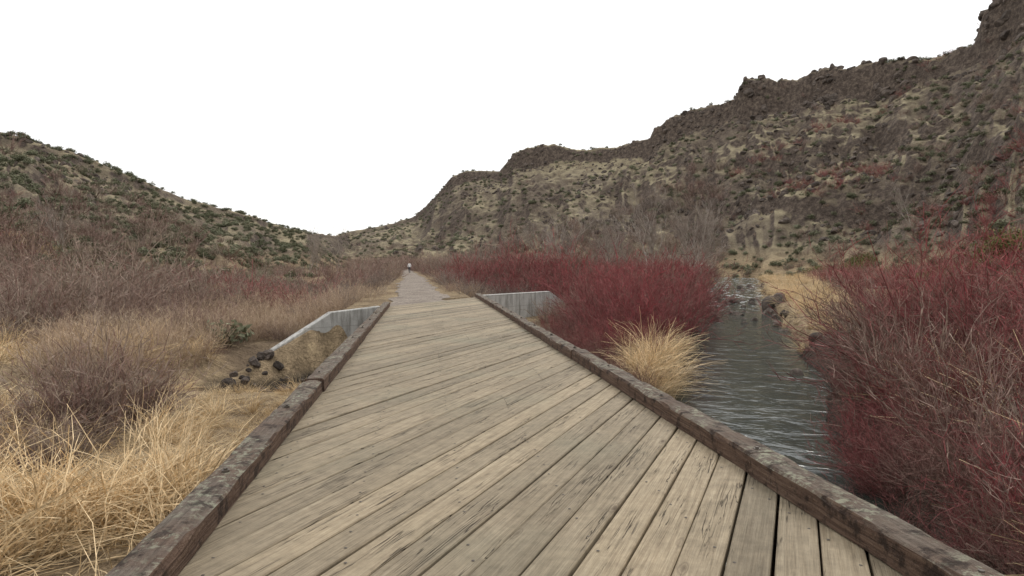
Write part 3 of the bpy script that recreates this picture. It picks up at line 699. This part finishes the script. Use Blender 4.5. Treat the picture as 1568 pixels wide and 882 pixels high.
for (px,yf,h) in [(486,104,7.2),(474,106,6.2),(520,112,6.4),(868,90,9),(995,80,10),(1060,76,8.5),(1078,72,8),(935,88,8.5),(830,110,8.5),(95,60,4.5),(1392,100,6)]:
    t=bpy.data.objects.new('bare_tree',tms[random.randrange(4)]); COL.objects.link(t)
    X_=(px-784)/1000*yf; t.location=(X_,yf,float(ground(X_,yf))-.1); t.scale=(h*.8,h*.8,h); t.rotation_euler=(0,0,random.uniform(0,6.28))
# ---------------------------------------------------------------- pedestrian
def pedestrian():
    def simple(nm,c):
        m=M(nm,.8,.2); n=m.noise(m.geo().outputs['Position'],12,3); m.color(m.mix(n,tuple(a*.8 for a in c),tuple(min(1,a*1.15) for a in c))); return m.m
    skin=simple('skin_mat',(.45,.28,.2)); shirt=simple('white_jacket_mat',(.8,.8,.8)); trous=simple('dark_trousers_mat',(.04,.045,.06)); hair=simple('hair_mat',(.05,.03,.02)); shoe=simple('shoe_mat',(.03,.03,.03))
    J=[(0,0,.95,.13),(0,0,1.15,.125),(0,0.01,1.36,.14),(0,.015,1.47,.065),(0,.02,1.53,.055),(0,.03,1.60,.085),(0,.03,1.68,.088),(0,.025,1.74,.05),
       (-.17,0,1.42,.06),(-.23,-.08,1.17,.045),(-.24,.06,.95,.033),(-.24,.11,.87,.03),
       (.17,0,1.42,.06),(.23,.05,1.16,.045),(.24,.22,1.0,.033),(.24,.28,.95,.03),
       (-.09,0,.88,.10),(-.10,.14,.50,.065),(-.10,.16,.10,.045),(-.10,.28,.04,.04),
       (.09,0,.88,.10),(.10,-.04,.48,.065),(.10,-.26,.14,.045),(.10,-.20,.04,.04)]
    E=[(0,1),(1,2),(2,3),(3,4),(4,5),(5,6),(6,7),(2,8),(8,9),(9,10),(10,11),(2,12),(12,13),(13,14),(14,15),(0,16),(16,17),(17,18),(18,19),(0,20),(20,21),(21,22),(22,23)]
    me=bpy.data.meshes.new('ped_skel'); me.from_pydata([j[:3] for j in J],E,[]); o=bpy.data.objects.new('ped_tmp',me); COL.objects.link(o)
    md=o.modifiers.new('s','SKIN')
    for v,j in zip(me.skin_vertices[0].data,J): v.radius=(j[3],j[3]*.85)
    me.skin_vertices[0].data[0].use_root=True
    sb=o.modifiers.new('u','SUBSURF'); sb.levels=2
    dg=bpy.context.evaluated_depsgraph_get(); em=bpy.data.meshes.new_from_object(o.evaluated_get(dg)); bpy.data.objects.remove(o)
    for m in (skin,shirt,trous,hair,shoe): em.materials.append(m)
    for p in em.polygons:
        c=p.center; p.use_smooth=True
        if c.z>1.66 or (c.z>1.58 and c.y<.0): k=3
        elif c.z>1.49: k=0
        elif abs(c.x)>.17 and c.z<.97 and c.z>.8: k=0
        elif c.z>.93: k=1
        elif c.z>.09: k=2
        else: k=4
        p.material_index=k
    em.name='pedestrian_mesh'
    o=bpy.data.objects.new('pedestrian',em); COL.objects.link(o); return o
pd=pedestrian(); Yp=100.; pd.location=(float(pc(Yp)),Yp,float(zpath(Yp))-.01); pd.rotation_euler=(0,0,math.radians(180))
# ---------------------------------------------------------------- world, sun, camera
w=bpy.data.worlds.new('World'); S.world=w; w.use_nodes=True; nt=w.node_tree; bg=nt.nodes['Background']
sk=nt.nodes.new('ShaderNodeTexSky'); sk.sky_type='NISHITA'; sk.sun_disc=False; sk.sun_elevation=math.radians(40); sk.sun_rotation=math.radians(25)
mx=nt.nodes.new('ShaderNodeMix'); mx.data_type='RGBA'; mx.inputs[0].default_value=.9
tcn=nt.nodes.new('ShaderNodeTexCoord'); nz=nt.nodes.new('ShaderNodeTexNoise'); nz.inputs['Scale'].default_value=2.5; nt.links.new(tcn.outputs['Generated'],nz.inputs[0])
rp=nt.nodes.new('ShaderNodeValToRGB'); rp.color_ramp.elements[0].color=(11.6,11.6,11.6,1); rp.color_ramp.elements[1].color=(13.8,13.6,13.4,1)
nt.links.new(nz.outputs[0],rp.inputs[0]); nt.links.new(sk.outputs[0],mx.inputs[6]); nt.links.new(rp.outputs[0],mx.inputs[7]); nt.links.new(mx.outputs[2],bg.inputs[0]); bg.inputs[1].default_value=.1
sl_=bpy.data.lights.new('sun','SUN'); sl_.energy=1.2; sl_.angle=math.radians(20); sl_.color=(1,.96,.9); so=bpy.data.objects.new('sun',sl_); COL.objects.link(so)
az=math.radians(25); el=math.radians(40)
dirv=Vector((math.sin(az)*math.cos(el),math.cos(az)*math.cos(el),math.sin(el))); so.rotation_euler=dirv.to_track_quat('Z','Y').to_euler()
cam=bpy.data.cameras.new('camera'); cam.sensor_width=36; cam.lens=36*1000/1568; cam.clip_end=4000; cam.clip_start=.05
cobj=bpy.data.objects.new('camera',cam); COL.objects.link(cobj); cobj.location=(0,0,H); cobj.rotation_euler=(math.radians(90)-PITCH,0,0); S.camera=cobj
S.view_settings.view_transform='Standard'; S.view_settings.look='None'; S.view_settings.exposure=0
